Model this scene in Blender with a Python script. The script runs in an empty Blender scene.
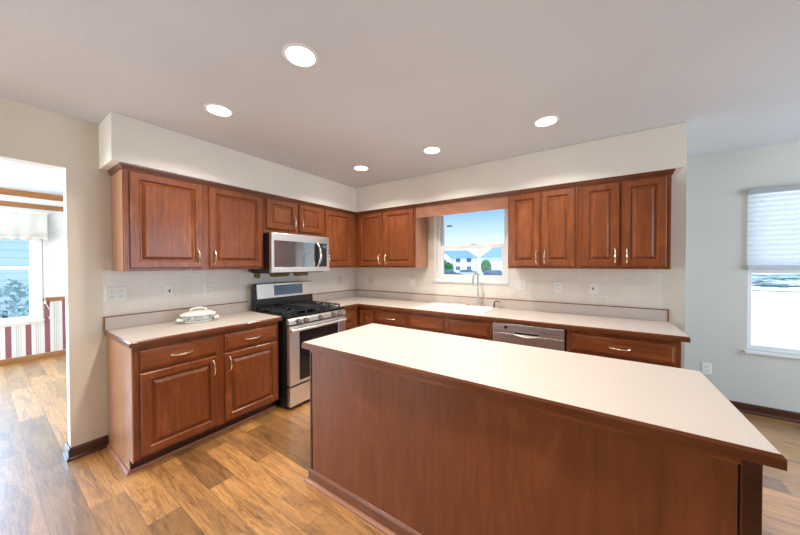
import bpy, bmesh, math, random
from mathutils import Vector, Matrix
random.seed(7)
SC = bpy.context.scene
COL = SC.collection

# ------------------------------------------------------------------ camera
F_PX, YAW, PITCH, ROLL = 287.26, 0.5942, -0.0129, -0.0027
CAM = Vector((3.1585, -3.3973, 1.4243))
fw = Vector((-math.sin(YAW)*math.cos(PITCH), math.cos(YAW)*math.cos(PITCH), math.sin(PITCH)))
rt0 = Vector((math.cos(YAW), math.sin(YAW), 0)); up0 = rt0.cross(fw)
rt = rt0*math.cos(ROLL)+up0*math.sin(ROLL); upv = up0*math.cos(ROLL)-rt0*math.sin(ROLL)
cd = bpy.data.cameras.new('camera'); cam = bpy.data.objects.new('camera', cd); COL.objects.link(cam)
cd.sensor_fit = 'HORIZONTAL'; cd.sensor_width = 36; cd.lens = F_PX/800*36
cd.clip_start = .05; cd.clip_end = 800
M = Matrix((rt, upv, -fw)).transposed().to_4x4(); M.translation = CAM
cam.matrix_world = M
SC.camera = cam

# ------------------------------------------------------------------ world, daylight, exposure
SC.view_settings.view_transform = 'Standard'; SC.view_settings.look = 'None'
SC.view_settings.gamma = 1; SC.view_settings.use_curve_mapping = False
SC.view_settings.exposure = 0.12
w = bpy.data.worlds.new('world'); SC.world = w; w.use_nodes = True
nt = w.node_tree; bg = nt.nodes['Background']
tc = nt.nodes.new('ShaderNodeTexCoord'); sp = nt.nodes.new('ShaderNodeSeparateXYZ')
rp = nt.nodes.new('ShaderNodeValToRGB')
nt.links.new(tc.outputs['Generated'], sp.inputs[0]); nt.links.new(sp.outputs['Z'], rp.inputs[0])
nt.links.new(rp.outputs[0], bg.inputs[0])
e = rp.color_ramp.elements
e[0].position = 0.0; e[0].color = (.56, .60, .62, 1)
e[1].position = 1.0; e[1].color = (.46, .52, .60, 1)
for p_, c_ in ((.05, (.42, .49, .56, 1)), (.17, (.155, .285, .50, 1)), (.30, (.13, .25, .49, 1)), (.55, (.34, .43, .55, 1))):
    el = e.new(p_); el.color = c_
bg.inputs[1].default_value = 2.3

def lamp(name, typ, loc, power, color, direction=None, **kw):
    d = bpy.data.lights.new(name, typ); d.energy = power; d.color = color
    for k, v in kw.items(): setattr(d, k, v)
    o = bpy.data.objects.new(name, d); COL.objects.link(o); o.location = loc
    if direction is not None:
        o.rotation_euler = Vector(direction).to_track_quat('-Z', 'Y').to_euler()
    return o
lamp('sun', 'SUN', (-6, -30, 40), 5, (1, .97, .93), direction=(.15, .5, -.85), angle=.02)
COOL = (.66, .83, 1.0)
# area lamps added out of view, standing in for daylight
lamp('rear_left_fill', 'AREA', (.45, -5.28, 1.3), 28, (.90, .95, 1), direction=(.0, 1, .0), shape='RECTANGLE', size=1.3, size_y=2.0)  # added lamp for the daylight reaching the island from rear left
lamp('nook_side_fill', 'AREA', (6.68, -.75, 1.35), 68, (.62, .81, 1), direction=(-1, 0, .0), shape='RECTANGLE', size=2.2, size_y=1.9)  # added lamp, brightens the nook wall and cools the right floor
lamp('dining_side_fill', 'AREA', (-3.70, -4.26, 1.30), 185, (.32, .62, 1), direction=(1, .08, -.1), shape='RECTANGLE', size=1.40, size_y=1.38)  # added lamp, throws blue light on the left floor
lamp('dining_front_fill', 'AREA', (-2.1, -5.28, 1.3), 110, (.88, .94, 1), direction=(0, 1, .05), shape='RECTANGLE', size=2.2, size_y=2.0)  # added lamp, whitens the dining walls and ceiling

# ------------------------------------------------------------------ helpers: objects
def thing(name, label, cat, loc=(0, 0, 0), group=None):
    o = bpy.data.objects.new(name, None); COL.objects.link(o); o.location = loc
    o.empty_display_size = .1
    o['label'] = label; o['category'] = cat
    if group: o['group'] = group
    return o
def tag(o, label, cat, group=None):
    o['label'] = label; o['category'] = cat
    if group: o['group'] = group
    return o
def origin_of(o):
    l = Vector((0, 0, 0))
    while o is not None:
        l = l + o.location; o = o.parent
    return l
class MB:
    """collects faces for ONE mesh, in world coordinates"""
    def __init__(s): s.v = []; s.f = []; s.sm = []
    def add(s, verts, faces, smooth=False):
        n = len(s.v); s.v += [Vector(p) for p in verts]
        s.f += [tuple(i+n for i in f) for f in faces]; s.sm += [smooth]*len(faces); return s
    def box(s, a, b):
        (x0, y0, z0), (x1, y1, z1) = a, b
        return s.add([(x0,y0,z0),(x1,y0,z0),(x1,y1,z0),(x0,y1,z0),(x0,y0,z1),(x1,y0,z1),(x1,y1,z1),(x0,y1,z1)],
                     [(0,3,2,1),(4,5,6,7),(0,1,5,4),(1,2,6,5),(2,3,7,6),(3,0,4,7)])
    def loops(s, loops, close0=True, close1=True, ring=False, smooth=False):
        n = len(loops[0]); vs = [p for l in loops for p in l]; fs = []
        m = len(loops)
        for k in range(m if ring else m-1):
            a, b = k*n, ((k+1) % m)*n
            for i in range(n):
                j = (i+1) % n; fs.append((a+i, a+j, b+j, b+i))
        if not ring:
            if close0: fs.append(tuple(range(n-1, -1, -1)))
            if close1: fs.append(tuple((m-1)*n+i for i in range(n)))
        return s.add(vs, fs, smooth)
    def tube(s, path, r, n=10, caps=True):
        path = [Vector(p) for p in path]; m = len(path)
        rs = r if isinstance(r, (list, tuple)) else [r]*m
        loops = []; ref = None
        for i, p in enumerate(path):
            t = (path[min(i+1, m-1)]-path[max(i-1, 0)]).normalized()
            if ref is None:
                ref = Vector((0, 0, 1)) if abs(t.z) < .9 else Vector((1, 0, 0))
            ref = (ref-t*ref.dot(t)).normalized(); b = t.cross(ref)
            loops.append([p+(ref*math.cos(2*math.pi*k/n)+b*math.sin(2*math.pi*k/n))*rs[i] for k in range(n)])
        return s.loops(loops, caps, caps, smooth=True)
    def lathe(s, prof, c, axis='z', n=24, sx=1, sy=1, rot=0, close=True):
        c = Vector(c); loops = []
        for r, h in prof:
            l = []
            for k in range(n):
                a = 2*math.pi*k/n; x, y = r*math.cos(a)*sx, r*math.sin(a)*sy
                if axis == 'z': p = Vector((x*math.cos(rot)-y*math.sin(rot), x*math.sin(rot)+y*math.cos(rot), h))
                elif axis == 'x': p = Vector((h, x, y))
                else: p = Vector((x, h, y))
                l.append(c+p)
            loops.append(l)
        return s.loops(loops, close, close, smooth=True)
    def sweep(s, prof, path, closed=False):
        """prof: (out, z) closed outline; path: (x, y); out points to the right of travel"""
        P = [Vector((x, y)) for x, y in path]; m = len(P); loops = []
        for i in range(m):
            d0 = (P[i]-P[i-1]).normalized() if (i > 0 or closed) else None
            d1 = (P[(i+1) % m]-P[i]).normalized() if (i < m-1 or closed) else None
            d0 = d0 or d1; d1 = d1 or d0
            n0, n1 = Vector((d0.y, -d0.x)), Vector((d1.y, -d1.x))
            mt = (n0+n1); mt = mt/(mt.dot(n0)) if mt.length > 1e-6 else n0
            loops.append([(P[i].x+mt.x*o, P[i].y+mt.y*o, z) for o, z in prof])
        return s.loops(loops, ring=closed)
    def cells(s, us, ws, solid, d0, d1, fr):
        """solid grid of cells in (u, w), thickness d0..d1 along o; fr(u, w, o) -> point"""
        nu, nw = len(us)-1, len(ws)-1
        S = lambda i, j: 0 <= i < nu and 0 <= j < nw and solid(i, j)
        for i in range(nu):
            for j in range(nw):
                if not S(i, j): continue
                u0, u1, w0, w1 = us[i], us[i+1], ws[j], ws[j+1]
                q = lambda *pts: s.add([fr(*p) for p in pts], [(0, 1, 2, 3)])
                q((u0,w0,d0),(u0,w1,d0),(u1,w1,d0),(u1,w0,d0)); q((u0,w0,d1),(u1,w0,d1),(u1,w1,d1),(u0,w1,d1))
                if not S(i-1, j): q((u0,w0,d0),(u0,w0,d1),(u0,w1,d1),(u0,w1,d0))
                if not S(i+1, j): q((u1,w0,d0),(u1,w1,d0),(u1,w1,d1),(u1,w0,d1))
                if not S(i, j-1): q((u0,w0,d0),(u1,w0,d0),(u1,w0,d1),(u0,w0,d1))
                if not S(i, j+1): q((u0,w1,d0),(u0,w1,d1),(u1,w1,d1),(u1,w1,d0))
        return s
    def build(s, name, mat, parent=None, bevel=0, loc=None, weld=True):
        me = bpy.data.meshes.new(name)
        L = origin_of(parent) if parent is not None else Vector(loc) if loc else Vector((0, 0, 0))
        me.from_pydata([tuple(p-L) for p in s.v], [], s.f)
        for p, sm in zip(me.polygons, s.sm): p.use_smooth = sm
        bm = bmesh.new(); bm.from_mesh(me)
        if weld: bmesh.ops.remove_doubles(bm, verts=bm.verts, dist=1e-5)
        bmesh.ops.recalc_face_normals(bm, faces=bm.faces); bm.to_mesh(me); bm.free()
        if any(s.sm): me.set_sharp_from_angle(angle=math.radians(40))
        o = bpy.data.objects.new(name, me); COL.objects.link(o)
        me.materials.append(mat)
        if parent is not None: o.parent = parent
        elif loc: o.location = loc
        if bevel:
            b = o.modifiers.new('bevel', 'BEVEL'); b.width = bevel; b.segments = 2; b.limit_method = 'ANGLE'
            b.angle_limit = math.radians(50)
        return o
def struct(mb, name, mat, bevel=0):
    o = mb.build(name, mat, bevel=bevel); o['kind'] = 'structure'; return o
FA = lambda u, w, o: (o, u, w)          # faces that look to +x (left wall): u along y
FB = lambda u, w, o: (u, -o, w)         # faces that look to -y (back wall): u along x

# ------------------------------------------------------------------ helpers: materials
def mat(name, col, rough=.5, metal=0, spec=.5, coat=0, **kw):
    m = bpy.data.materials.new(name); m.use_nodes = True
    b = m.node_tree.nodes['Principled BSDF']
    b.inputs['Base Color'].default_value = (*col, 1); b.inputs['Roughness'].default_value = rough
    b.inputs['Metallic'].default_value = metal; b.inputs['Specular IOR Level'].default_value = spec
    b.inputs['Coat Weight'].default_value = coat
    return m
def nodes(m): return m.node_tree, m.node_tree.nodes, m.node_tree.links, m.node_tree.nodes['Principled BSDF']
def coords(m, scale=(1, 1, 1), rnd=True):
    t, N, L, b = nodes(m)
    c = N.new('ShaderNodeTexCoord'); mp = N.new('ShaderNodeMapping'); mp.inputs['Scale'].default_value = scale
    if rnd:
        oi = N.new('ShaderNodeObjectInfo'); ml = N.new('ShaderNodeMath'); ml.operation = 'MULTIPLY'; ml.inputs[1].default_value = 37.0
        L.new(oi.outputs['Random'], ml.inputs[0]); ad = N.new('ShaderNodeVectorMath'); ad.operation = 'ADD'
        L.new(c.outputs['Object'], ad.inputs[0]); L.new(ml.outputs[0], ad.inputs[1]); L.new(ad.outputs[0], mp.inputs[0])
    else: L.new(c.outputs['Object'], mp.inputs[0])
    return mp.outputs[0]
def noise(m, vec, scale, detail=4, rough=.55, dist=0):
    t, N, L, b = nodes(m); n = N.new('ShaderNodeTexNoise')
    n.inputs['Scale'].default_value = scale; n.inputs['Detail'].default_value = detail
    n.inputs['Roughness'].default_value = rough; n.inputs['Distortion'].default_value = dist
    L.new(vec, n.inputs['Vector']); return n.outputs['Fac']
def ramp(m, fac, stops):
    t, N, L, b = nodes(m); r = N.new('ShaderNodeValToRGB'); el = r.color_ramp.elements
    while len(el) < len(stops): el.new(.5)
    for k, (p, c) in enumerate(stops): el[k].position = p; el[k].color = (*c, 1)
    L.new(fac, r.inputs[0]); return r.outputs[0]
def mixc(m, fac, a, b_, mode='MIX'):
    t, N, L, b = nodes(m); x = N.new('ShaderNodeMix'); x.data_type = 'RGBA'; x.blend_type = mode
    for sock, v in ((x.inputs[0], fac), (x.inputs[6], a), (x.inputs[7], b_)):
        if hasattr(v, 'is_linked'): L.new(v, sock)
        elif isinstance(v, (int, float)): sock.default_value = v
        else: sock.default_value = (*v, 1)
    return x.outputs[2]
def bump(m, h, strength=.2, dist=.01):
    t, N, L, b = nodes(m); n = N.new('ShaderNodeBump'); n.inputs['Strength'].default_value = strength
    n.inputs['Distance'].default_value = dist; L.new(h, n.inputs['Height']); L.new(n.outputs[0], b.inputs['Normal'])
def setcol(m, c): t, N, L, b = nodes(m); L.new(c, b.inputs['Base Color'])

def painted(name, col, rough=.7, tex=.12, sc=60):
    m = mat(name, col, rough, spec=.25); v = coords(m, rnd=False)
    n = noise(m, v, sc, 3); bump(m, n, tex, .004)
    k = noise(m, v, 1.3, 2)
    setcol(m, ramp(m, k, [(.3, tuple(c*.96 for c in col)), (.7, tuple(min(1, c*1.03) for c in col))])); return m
def wood(name, dark, mid, light, axis='z', rough=.36, coat=.25, fine=1.0):
    m = mat(name, mid, rough, coat=coat, spec=.3)
    nodes(m)[3].inputs['Coat Roughness'].default_value = .14
    st = {'x': (.09, 1, 1), 'y': (1, .09, 1), 'z': (1, 1, .09)}[axis]
    v = coords(m, st); g = noise(m, v, 42*fine, 6, .65, .6)
    v2 = coords(m, tuple(.45 if s < 1 else 1 for s in st)); k = noise(m, v2, 4.0, 4, .6, 1.2)
    c1 = ramp(m, g, [(.25, dark), (.52, mid), (.8, light)])
    c2 = ramp(m, k, [(.3, tuple(c*.72 for c in mid)), (.55, mid), (.75, tuple(c*1.25 for c in light))])
    setcol(m, mixc(m, .5, c1, c2)); bump(m, g, .05, .002); return m

PAINT = painted('wall_paint', (.765, .695, .58))
PAINT_R = painted('wall_paint_nook', (.68, .66, .60))
SOFFIT = painted('soffit_paint', (.85, .80, .715))
DINING = painted('dining_paint', (.86, .855, .81))
WHITE = mat('white_vinyl', (.86, .85, .82), .35)
WHITEP = mat('white_plastic', (.84, .82, .77), .35)
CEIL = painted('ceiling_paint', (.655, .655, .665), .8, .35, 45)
CHERRY = wood('cherry_wood', (.075, .018, .005), (.245, .067, .0195), (.40, .130, .042))
CHERRY_H = wood('cherry_wood_horizontal', (.075, .018, .005), (.245, .067, .0195), (.40, .130, .042), 'x')
CHERRY_Y = wood('cherry_wood_along_wall', (.075, .018, .005), (.245, .067, .0195), (.40, .130, .042), 'y')
PANEL = wood('veneer_panel', (.14, .036, .010), (.225, .063, .020), (.31, .098, .034), fine=.8)
SIDE = wood('side_veneer', (.36, .165, .085), (.46, .22, .115), (.54, .28, .155))
DARKWOOD = wood('dark_stained_trim', (.045, .014, .007), (.075, .023, .011), (.11, .036, .017), 'x')
EDGE = wood('countertop_wood_edge', (.09, .025, .009), (.16, .046, .016), (.24, .080, .030), 'x', rough=.28)
SHOE = wood('shoe_molding', (.30, .12, .06), (.40, .17, .09), (.48, .22, .12), 'x')
OAK = wood('oak_trim', (.22, .09, .025), (.36, .16, .05), (.48, .24, .09), 'y')
def laminate():
    m = mat('beige_laminate', (.62, .54, .47), .34, spec=.4); v = coords(m, rnd=False)
    n = noise(m, v, 220, 2); setcol(m, ramp(m, n, [(.35, (.585, .505, .44)), (.65, (.65, .57, .50))])); return m
LAM = laminate()
def floor_mat():
    m = mat('vinyl_plank_floor', (.5, .3, .13), .40, spec=.5, coat=1.0); nodes(m)[3].inputs['Coat Roughness'].default_value = .36; nodes(m)[3].inputs['Coat IOR'].default_value = 1.9; t, N, L, b = nodes(m)
    c = N.new('ShaderNodeTexCoord'); br = N.new('ShaderNodeTexBrick'); L.new(c.outputs['Object'], br.inputs['Vector'])
    for k, vv in (('Scale', 1), ('Brick Width', 1.15), ('Row Height', .152), ('Mortar Size', .0012), ('Bias', 0)): br.inputs[k].default_value = vv
    br.offset = .37; br.offset_frequency = 2
    br.inputs['Color1'].default_value = (0, 0, 0, 1); br.inputs['Color2'].default_value = (1, 1, 1, 1); br.inputs['Mortar'].default_value = (.3, .3, .3, 1)
    sc = N.new('ShaderNodeVectorMath'); sc.operation = 'SCALE'; sc.inputs['Scale'].default_value = 23.0
    L.new(br.outputs['Color'], sc.inputs[0])
    ad = N.new('ShaderNodeVectorMath'); L.new(c.outputs['Object'], ad.inputs[0]); L.new(sc.outputs[0], ad.inputs[1])
    mp = N.new('ShaderNodeMapping'); mp.inputs['Scale'].default_value = (.8, 5.5, 1); L.new(ad.outputs[0], mp.inputs[0])
    g = noise(m, mp.outputs[0], 1.6, 4, .55, 1.3)                       # figure that swirls round the knots
    wv = N.new('ShaderNodeMath'); wv.operation = 'MULTIPLY'; wv.inputs[1].default_value = 70; L.new(g, wv.inputs[0])
    sn = N.new('ShaderNodeMath'); sn.operation = 'SINE'; L.new(wv.outputs[0], sn.inputs[0])
    mr = N.new('ShaderNodeMapRange'); mr.inputs[1].default_value = -1; L.new(sn.outputs[0], mr.inputs[0])
    mp2 = N.new('ShaderNodeMapping'); mp2.inputs['Scale'].default_value = (2.2, 45, 1); L.new(ad.outputs[0], mp2.inputs[0])
    fine = noise(m, mp2.outputs[0], 3, 5, .7, .3)
    base = ramp(m, g, [(.30, (.085, .030, .008)), (.41, (.27, .108, .026)), (.50, (.62, .29, .078)), (.70, (.85, .46, .15))])
    rings = mixc(m, .38, base, ramp(m, mr.outputs[0], [(0, (.10, .038, .010)), (.22, (.50, .23, .062)), (1, (.70, .36, .11))]))
    fn = mixc(m, .40, rings, ramp(m, fine, [(.36, (.14, .052, .014)), (.56, (.78, .40, .125))]))
    tone = mixc(m, 1.0, fn, ramp(m, br.outputs['Color'], [(0, (.46, .44, .42)), (.5, (.80, .78, .76)), (1, (1.04, 1.01, .97))]), 'MULTIPLY')
    col = mixc(m, br.outputs['Fac'], tone, (.10, .05, .02)); setcol(m, col)
    bump(m, fine, .06, .002); return m
FLOOR = floor_mat()
def tile_mat(name, axes):
    m = mat(name, (.74, .68, .60), .30, spec=.5); t, N, L, b = nodes(m)
    c = N.new('ShaderNodeTexCoord'); s = N.new('ShaderNodeSeparateXYZ'); k = N.new('ShaderNodeCombineXYZ')
    L.new(c.outputs['Object'], s.inputs[0]); L.new(s.outputs[axes[0]], k.inputs[0])
    sb = N.new('ShaderNodeMath'); sb.operation = 'SUBTRACT'; sb.inputs[1].default_value = 1.215-.1125*10; L.new(s.outputs[axes[1]], sb.inputs[0]); L.new(sb.outputs[0], k.inputs[1])
    br = N.new('ShaderNodeTexBrick'); L.new(k.outputs[0], br.inputs['Vector']); br.offset = 0
    for kk, vv in (('Scale', 1), ('Brick Width', .1125), ('Row Height', .1125), ('Mortar Size', .0018), ('Mortar Smooth', .3)): br.inputs[kk].default_value = vv
    br.inputs['Color1'].default_value = (.80, .73, .635, 1); br.inputs['Color2'].default_value = (.83, .765, .67, 1); br.inputs['Mortar'].default_value = (.89, .855, .79, 1)
    setcol(m, br.outputs['Color']); iv = N.new('ShaderNodeMath'); iv.operation = 'SUBTRACT'; iv.inputs[0].default_value = 1
    L.new(br.outputs['Fac'], iv.inputs[1]); bump(m, iv.outputs[0], .25, .001); return m
TILE_A = tile_mat('wall_tile_left', ('Y', 'Z')); TILE_B = tile_mat('wall_tile_back', ('X', 'Z'))
def steel_mat(name, axis):
    m = mat(name, (.78, .755, .72), .27, metal=1); st = {'y': (1, .02, 1), 'x': (.02, 1, 1), 'z': (1, 1, .02)}[axis]
    v = coords(m, st); n = noise(m, v, 300, 2); t, N, L, b = nodes(m)
    r = N.new('ShaderNodeMapRange'); r.inputs[3].default_value = .30; r.inputs[4].default_value = .46; L.new(n, r.inputs[0]); L.new(r.outputs[0], b.inputs['Roughness'])
    return m
STEEL = steel_mat('stainless_steel', 'y'); STEEL_B = steel_mat('stainless_steel_front', 'x')
CHROME = mat('polished_handle_metal', (.80, .78, .74), .14, metal=1)
BRASS = mat('champagne_pull_metal', (.92, .80, .62), .25, metal=1)
PALEM = mat('satin_bar_metal', (.88, .87, .85), .42, metal=.9)
NICKEL = mat('brushed_nickel', (.62, .58, .53), .28, metal=1)
BRONZE = mat('dark_bronze_metal', (.16, .12, .09), .35, metal=1)
BLACK = mat('black_enamel', (.012, .012, .013), .25, spec=.5)
BLACKM = mat('black_cast_iron', (.018, .018, .018), .55)
BGLASS = mat('dark_oven_glass', (.015, .016, .018), .06, spec=.6)
MGLASS = mat('mirrored_dark_glass', (.30, .31, .33), .05, metal=.75)
BLKPL = mat('black_plastic', (.02, .02, .02), .4)
DISPLAY = mat('blue_grey_display', (.10, .19, .30), .08, spec=.7)
SINKW = mat('white_sink_enamel', (.88, .86, .82), .18, spec=.5)
CERAMIC = mat('cream_glazed_ceramic', (.82, .78, .70), .2, spec=.5)
def band_mat():
    m = mat('blue_painted_band', (.5, .55, .55), .25); v = coords(m, (1, 1, 2.5), False); n = noise(m, v, 38, 3, .6, .8)
    setcol(m, ramp(m, n, [(.36, (.16, .22, .30)), (.5, (.45, .52, .52)), (.62, (.74, .73, .67))])); return m
BAND = band_mat()
TRIMW = mat('white_light_ring', (.85, .84, .82), .4)
def emit(name, col, s):
    m = bpy.data.materials.new(name); m.use_nodes = True; b = nodes(m)[3]
    b.inputs['Base Color'].default_value = (.9, .9, .88, 1)
    b.inputs['Emission Color'].default_value = (*col, 1); b.inputs['Emission Strength'].default_value = s; return m
LENS = emit('lit_lamp_lens', (1, .95, .86), 9)
def glass_mat():
    m = bpy.data.materials.new('window_glass'); m.use_nodes = True; t = m.node_tree; N, L = t.nodes, t.links
    N.remove(N['Principled BSDF']); out = N['Material Output']
    tr = N.new('ShaderNodeBsdfTransparent'); tr.inputs[0].default_value = (.96, .98, 1, 1)
    gl = N.new('ShaderNodeBsdfGlossy'); gl.inputs['Roughness'].default_value = .02
    fr = N.new('ShaderNodeFresnel'); fr.inputs[0].default_value = 1.25; mx = N.new('ShaderNodeMixShader')
    L.new(fr.outputs[0], mx.inputs[0]); L.new(tr.outputs[0], mx.inputs[1]); L.new(gl.outputs[0], mx.inputs[2]); L.new(mx.outputs[0], out.inputs[0]); return m
GLASS = glass_mat()
def cloth_mat(name, col, trans):
    m = bpy.data.materials.new(name); m.use_nodes = True; t = m.node_tree; N, L = t.nodes, t.links
    N.remove(N['Principled BSDF']); out = N['Material Output']
    d = N.new('ShaderNodeBsdfDiffuse'); d.inputs[0].default_value = (*col, 1); tl = N.new('ShaderNodeBsdfTranslucent'); tl.inputs[0].default_value = (*col, 1)
    mx = N.new('ShaderNodeMixShader'); mx.inputs[0].default_value = trans
    L.new(d.outputs[0], mx.inputs[1]); L.new(tl.outputs[0], mx.inputs[2]); L.new(mx.outputs[0], out.inputs[0]); return m
SHADE = cloth_mat('pleated_shade_fabric', (.97, .98, .98), .82)
VALANCE = cloth_mat('cream_valance_cloth', (.84, .82, .76), .25)
def stripes_mat():
    m = mat('striped_wallpaper', (.8, .78, .74), .7, spec=.2); t, N, L, b = nodes(m)
    c = N.new('ShaderNodeTexCoord'); s = N.new('ShaderNodeSeparateXYZ'); L.new(c.outputs['Object'], s.inputs[0])
    a = N.new('ShaderNodeMath'); a.operation = 'ADD'; a.inputs[1].default_value = 3.17+17.7; L.new(s.outputs['Y'], a.inputs[0])
    d = N.new('ShaderNodeMath'); d.operation = 'DIVIDE'; d.inputs[1].default_value = .177; L.new(a.outputs[0], d.inputs[0])
    f = N.new('ShaderNodeMath'); f.operation = 'FRACT'; L.new(d.outputs[0], f.inputs[0])
    W, R_, G = (.78, .755, .71), (.30, .115, .125), (.52, .49, .46)
    r = ramp(m, f.outputs[0], [(0, R_), (.30, W), (.52, G), (.57, W), (.63, G), (.67, W), (.73, (.7, .67, .64)), (.80, W)])
    t.nodes[-1].color_ramp.interpolation = 'CONSTANT' if hasattr(t.nodes[-1], 'color_ramp') else None
    setcol(m, r); return m
WALLPAPER = stripes_mat()

H = 2.4985
# ------------------------------------------------------------------ room shell
struct(MB().box((-3.75, -9, -.06), (6.8, .70, 0)), 'floor', FLOOR)
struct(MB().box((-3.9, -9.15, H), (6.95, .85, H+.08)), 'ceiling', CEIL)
# left wall with the wide opening to the dining room
struct(MB().cells([-5.4, -4.9, -3.022, .12], [0, 2.122, H], lambda i, j: not (i == 1 and j == 0), -.115, 0, FA), 'wall_left', PAINT)
# back wall with the sink window
WX0, WX1, WZ0, WZ1 = 1.455, 2.345, 1.215, 2.14
struct(MB().cells([0, WX0, WX1, 3.806], [0, WZ0, WZ1, H], lambda i, j: not (i == 1 and j == 1), -.12, 0, FB), 'wall_back', PAINT)
struct(MB().box((3.686, .12, 0), (3.806, .82, H)), 'wall_return', PAINT_R)
NX0, NX1, NZ0, NZ1 = 4.365, 5.50, .60, 2.10
NY = .70
struct(MB().cells([3.806, NX0, NX1, 6.8], [0, NZ0, NZ1, H], lambda i, j: not (i == 1 and j == 1), -NY-.14, -NY, FB), 'wall_nook', PAINT_R)
struct(MB().cells([-9, -1.9, .4, .85], [0, .35, 2.35, H], lambda i, j: not (i == 1 and j == 1), 6.8, 6.95, FA), 'wall_right', PAINT_R)  # opening added in this unseen wall for the nook side lamp
struct(MB().cells([-3.9, -3.2, -1.0, -.1, 1.2, 2.0], [0, .28, 2.35, H],
       lambda i, j: not (i in (1, 3) and j == 1), 5.4, 5.55, FB), 'wall_rear', PAINT)  # unseen wall, openings added for the two rear lamps
struct(MB().box((1.88, -9, 0), (2.0, -5.55, H)), 'wall_family_left', PAINT)  # unseen recess, shaped deep to lower bounce on the island's right front
struct(MB().box((1.88, -9.15, 0), (6.95, -9, H)), 'wall_family_rear', PAINT)
DX, DY0, DY1, DZ0, DZ1 = -3.75, -3.47, -2.885, .60, 1.98
struct(MB().cells([-5.4, -5.02, -3.53, DY0, DY1, .12], [0, DZ0, DZ1, H], lambda i, j: not (i in (1, 3) and j == 1), DX-.15, DX, FA), 'wall_dining', DINING)
struct(MB().box((-3.75, 0, 0), (-.115, .12, H)), 'wall_dining_back', DINING)
struct(MB().cells([-5.4, -5.11, DY1+.06, 0], [.09, .545, .865], lambda i, j: not (i == 1 and j == 1), DX, DX+.004, FA), 'trim_5', WALLPAPER)
# soffits over the cabinets
SD = .352
mb = MB(); SZ = 2.160
mb.cells([0, SD, 3.735], [-2.853, -SD, 0], lambda i, j: i == 0 or j == 1, SZ, H, lambda u, w_, o: (u, w_, o))
struct(mb, 'trim_1', SOFFIT, bevel=.004)
# baseboards
base_prof = [(0, 0), (.022, 0), (.022, .012), (.013, .024), (.013, .075), (.006, .088), (0, .088)]
DARKBASE = DARKWOOD
struct(MB().sweep(base_prof, [(-.115, -2.0), (-.115, -3.022), (0, -3.022), (0, -2.83)][::1]), 'baseboard_left', DARKBASE)
struct(MB().sweep(base_prof, [(3.806, .0), (3.806, NY), (6.8, NY)]), 'baseboard_nook', DARKBASE)
struct(MB().sweep([(0, 0), (.02, 0), (.02, .06), (.008, .085), (0, .085)], [(DX, -5.4), (DX, 0)]), 'baseboard_dining', OAK)
struct(MB().sweep([(0, .865), (.016, .865), (.024, .885), (.016, .92), (0, .925)], [(DX, DY1+.06), (DX, 0)]), 'trim_2', OAK)
struct(MB().sweep([(0, 2.415), (.014, 2.415), (.03, 2.44), (.045, H), (0, H)], [(DX, -5.4), (DX, 0)]), 'trim_3', OAK)
struct(MB().sweep([(0, 2.255), (.018, 2.26), (.022, 2.29), (.018, 2.325), (0, 2.33)], [(DX, -5.4), (DX, 0)]), 'trim_4', OAK)
# tiled backsplash on both walls
struct(MB().cells([-2.845, -.006], [.95, 1.474], lambda i, j: True, 0, .006, FA), 'wall_tile_left', TILE_A)
struct(MB().cells([.006, WX0-.045, WX1+.012, 3.662], [.95, WZ0-.02, 1.474], lambda i, j: not (i == 1 and j == 1), 0, .006, FB), 'wall_tile_back', TILE_B)

# ------------------------------------------------------------------ windows
def ring(mb, us, ws, o0, o1, fr):
    """rectangular frame: us=(u0,u1,inner0,inner1)"""
    mb.cells([us[0], us[2], us[3], us[1]], [ws[0], ws[2], ws[3], ws[1]], lambda i, j: not (i == 1 and j == 1), o0, o1, fr); return mb
def dh_window(name, u0, u1, w0, w1, rail, fr, oout, oin, fw_=.035, sash=.035):
    root = bpy.data.objects.new(name, None); COL.objects.link(root); root['kind'] = 'structure'
    ring(MB(), (u0, u1, u0+fw_, u1-fw_), (w0, w1, w0+fw_, w1-fw_), oout, oin, fr).build('window_frame', WHITE, root, bevel=.003)
    a, b = u0+fw_, u1-fw_; mid = (oout+oin)/2
    up = ring(MB(), (a, b, a+sash*.6, b-sash*.6), (rail-.02, w1-fw_, rail+.025, w1-fw_-sash*.6), oout+.008, mid-.002, fr).build('upper_sash', WHITE, root, bevel=.002)
    lo = ring(MB(), (a, b, a+sash, b-sash), (w0+fw_, rail+.022, w0+fw_+sash, rail-.02), mid+.002, oin-.008, fr).build('lower_sash', WHITE, root, bevel=.002)
    MB().cells([a+sash*.6, b-sash*.6], [rail+.02, w1-fw_-sash*.6], lambda i, j: True, (oout+mid)/2-.002, (oout+mid)/2+.002, fr).build('glass_pane', GLASS, up)
    MB().cells([a+sash, b-sash], [w0+fw_+sash, rail-.02], lambda i, j: True, (oin+mid)/2-.002, (oin+mid)/2+.002, fr).build('glass_pane', GLASS, lo)
    return root, lo
win, lo = dh_window('window_1', WX0, WX1, WZ0, WZ1, 1.635, FB, -.11, -.01)
ring(MB(), (WX0-.045, WX1+.012, WX0+.004, WX1-.004), (WZ0-.022, WZ1, WZ0+.004, WZ1-.004), -.012, .014, FB).build('window_casing', WHITE, win, bevel=.003)
MB().box((WX0-.05, -.030, WZ0-.026), (WX1+.014, .01, WZ0-.004)).build('window_sill', WHITE, win, bevel=.004)
us_ = [c for c in win.children if c.name.startswith('upper_sash')][0]
MB().cells([1.555, 1.625], [1.905, 1.925], lambda i, j: True, -.080, -.078, FB).build('sticker', mat('grey_sticker', (.16, .19, .24), .6), us_)
MB().box((1.905, -.012+.012, 1.655), (1.965, .035, 1.672)).build('sash_latch', NICKEL, lo, bevel=.003)
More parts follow.
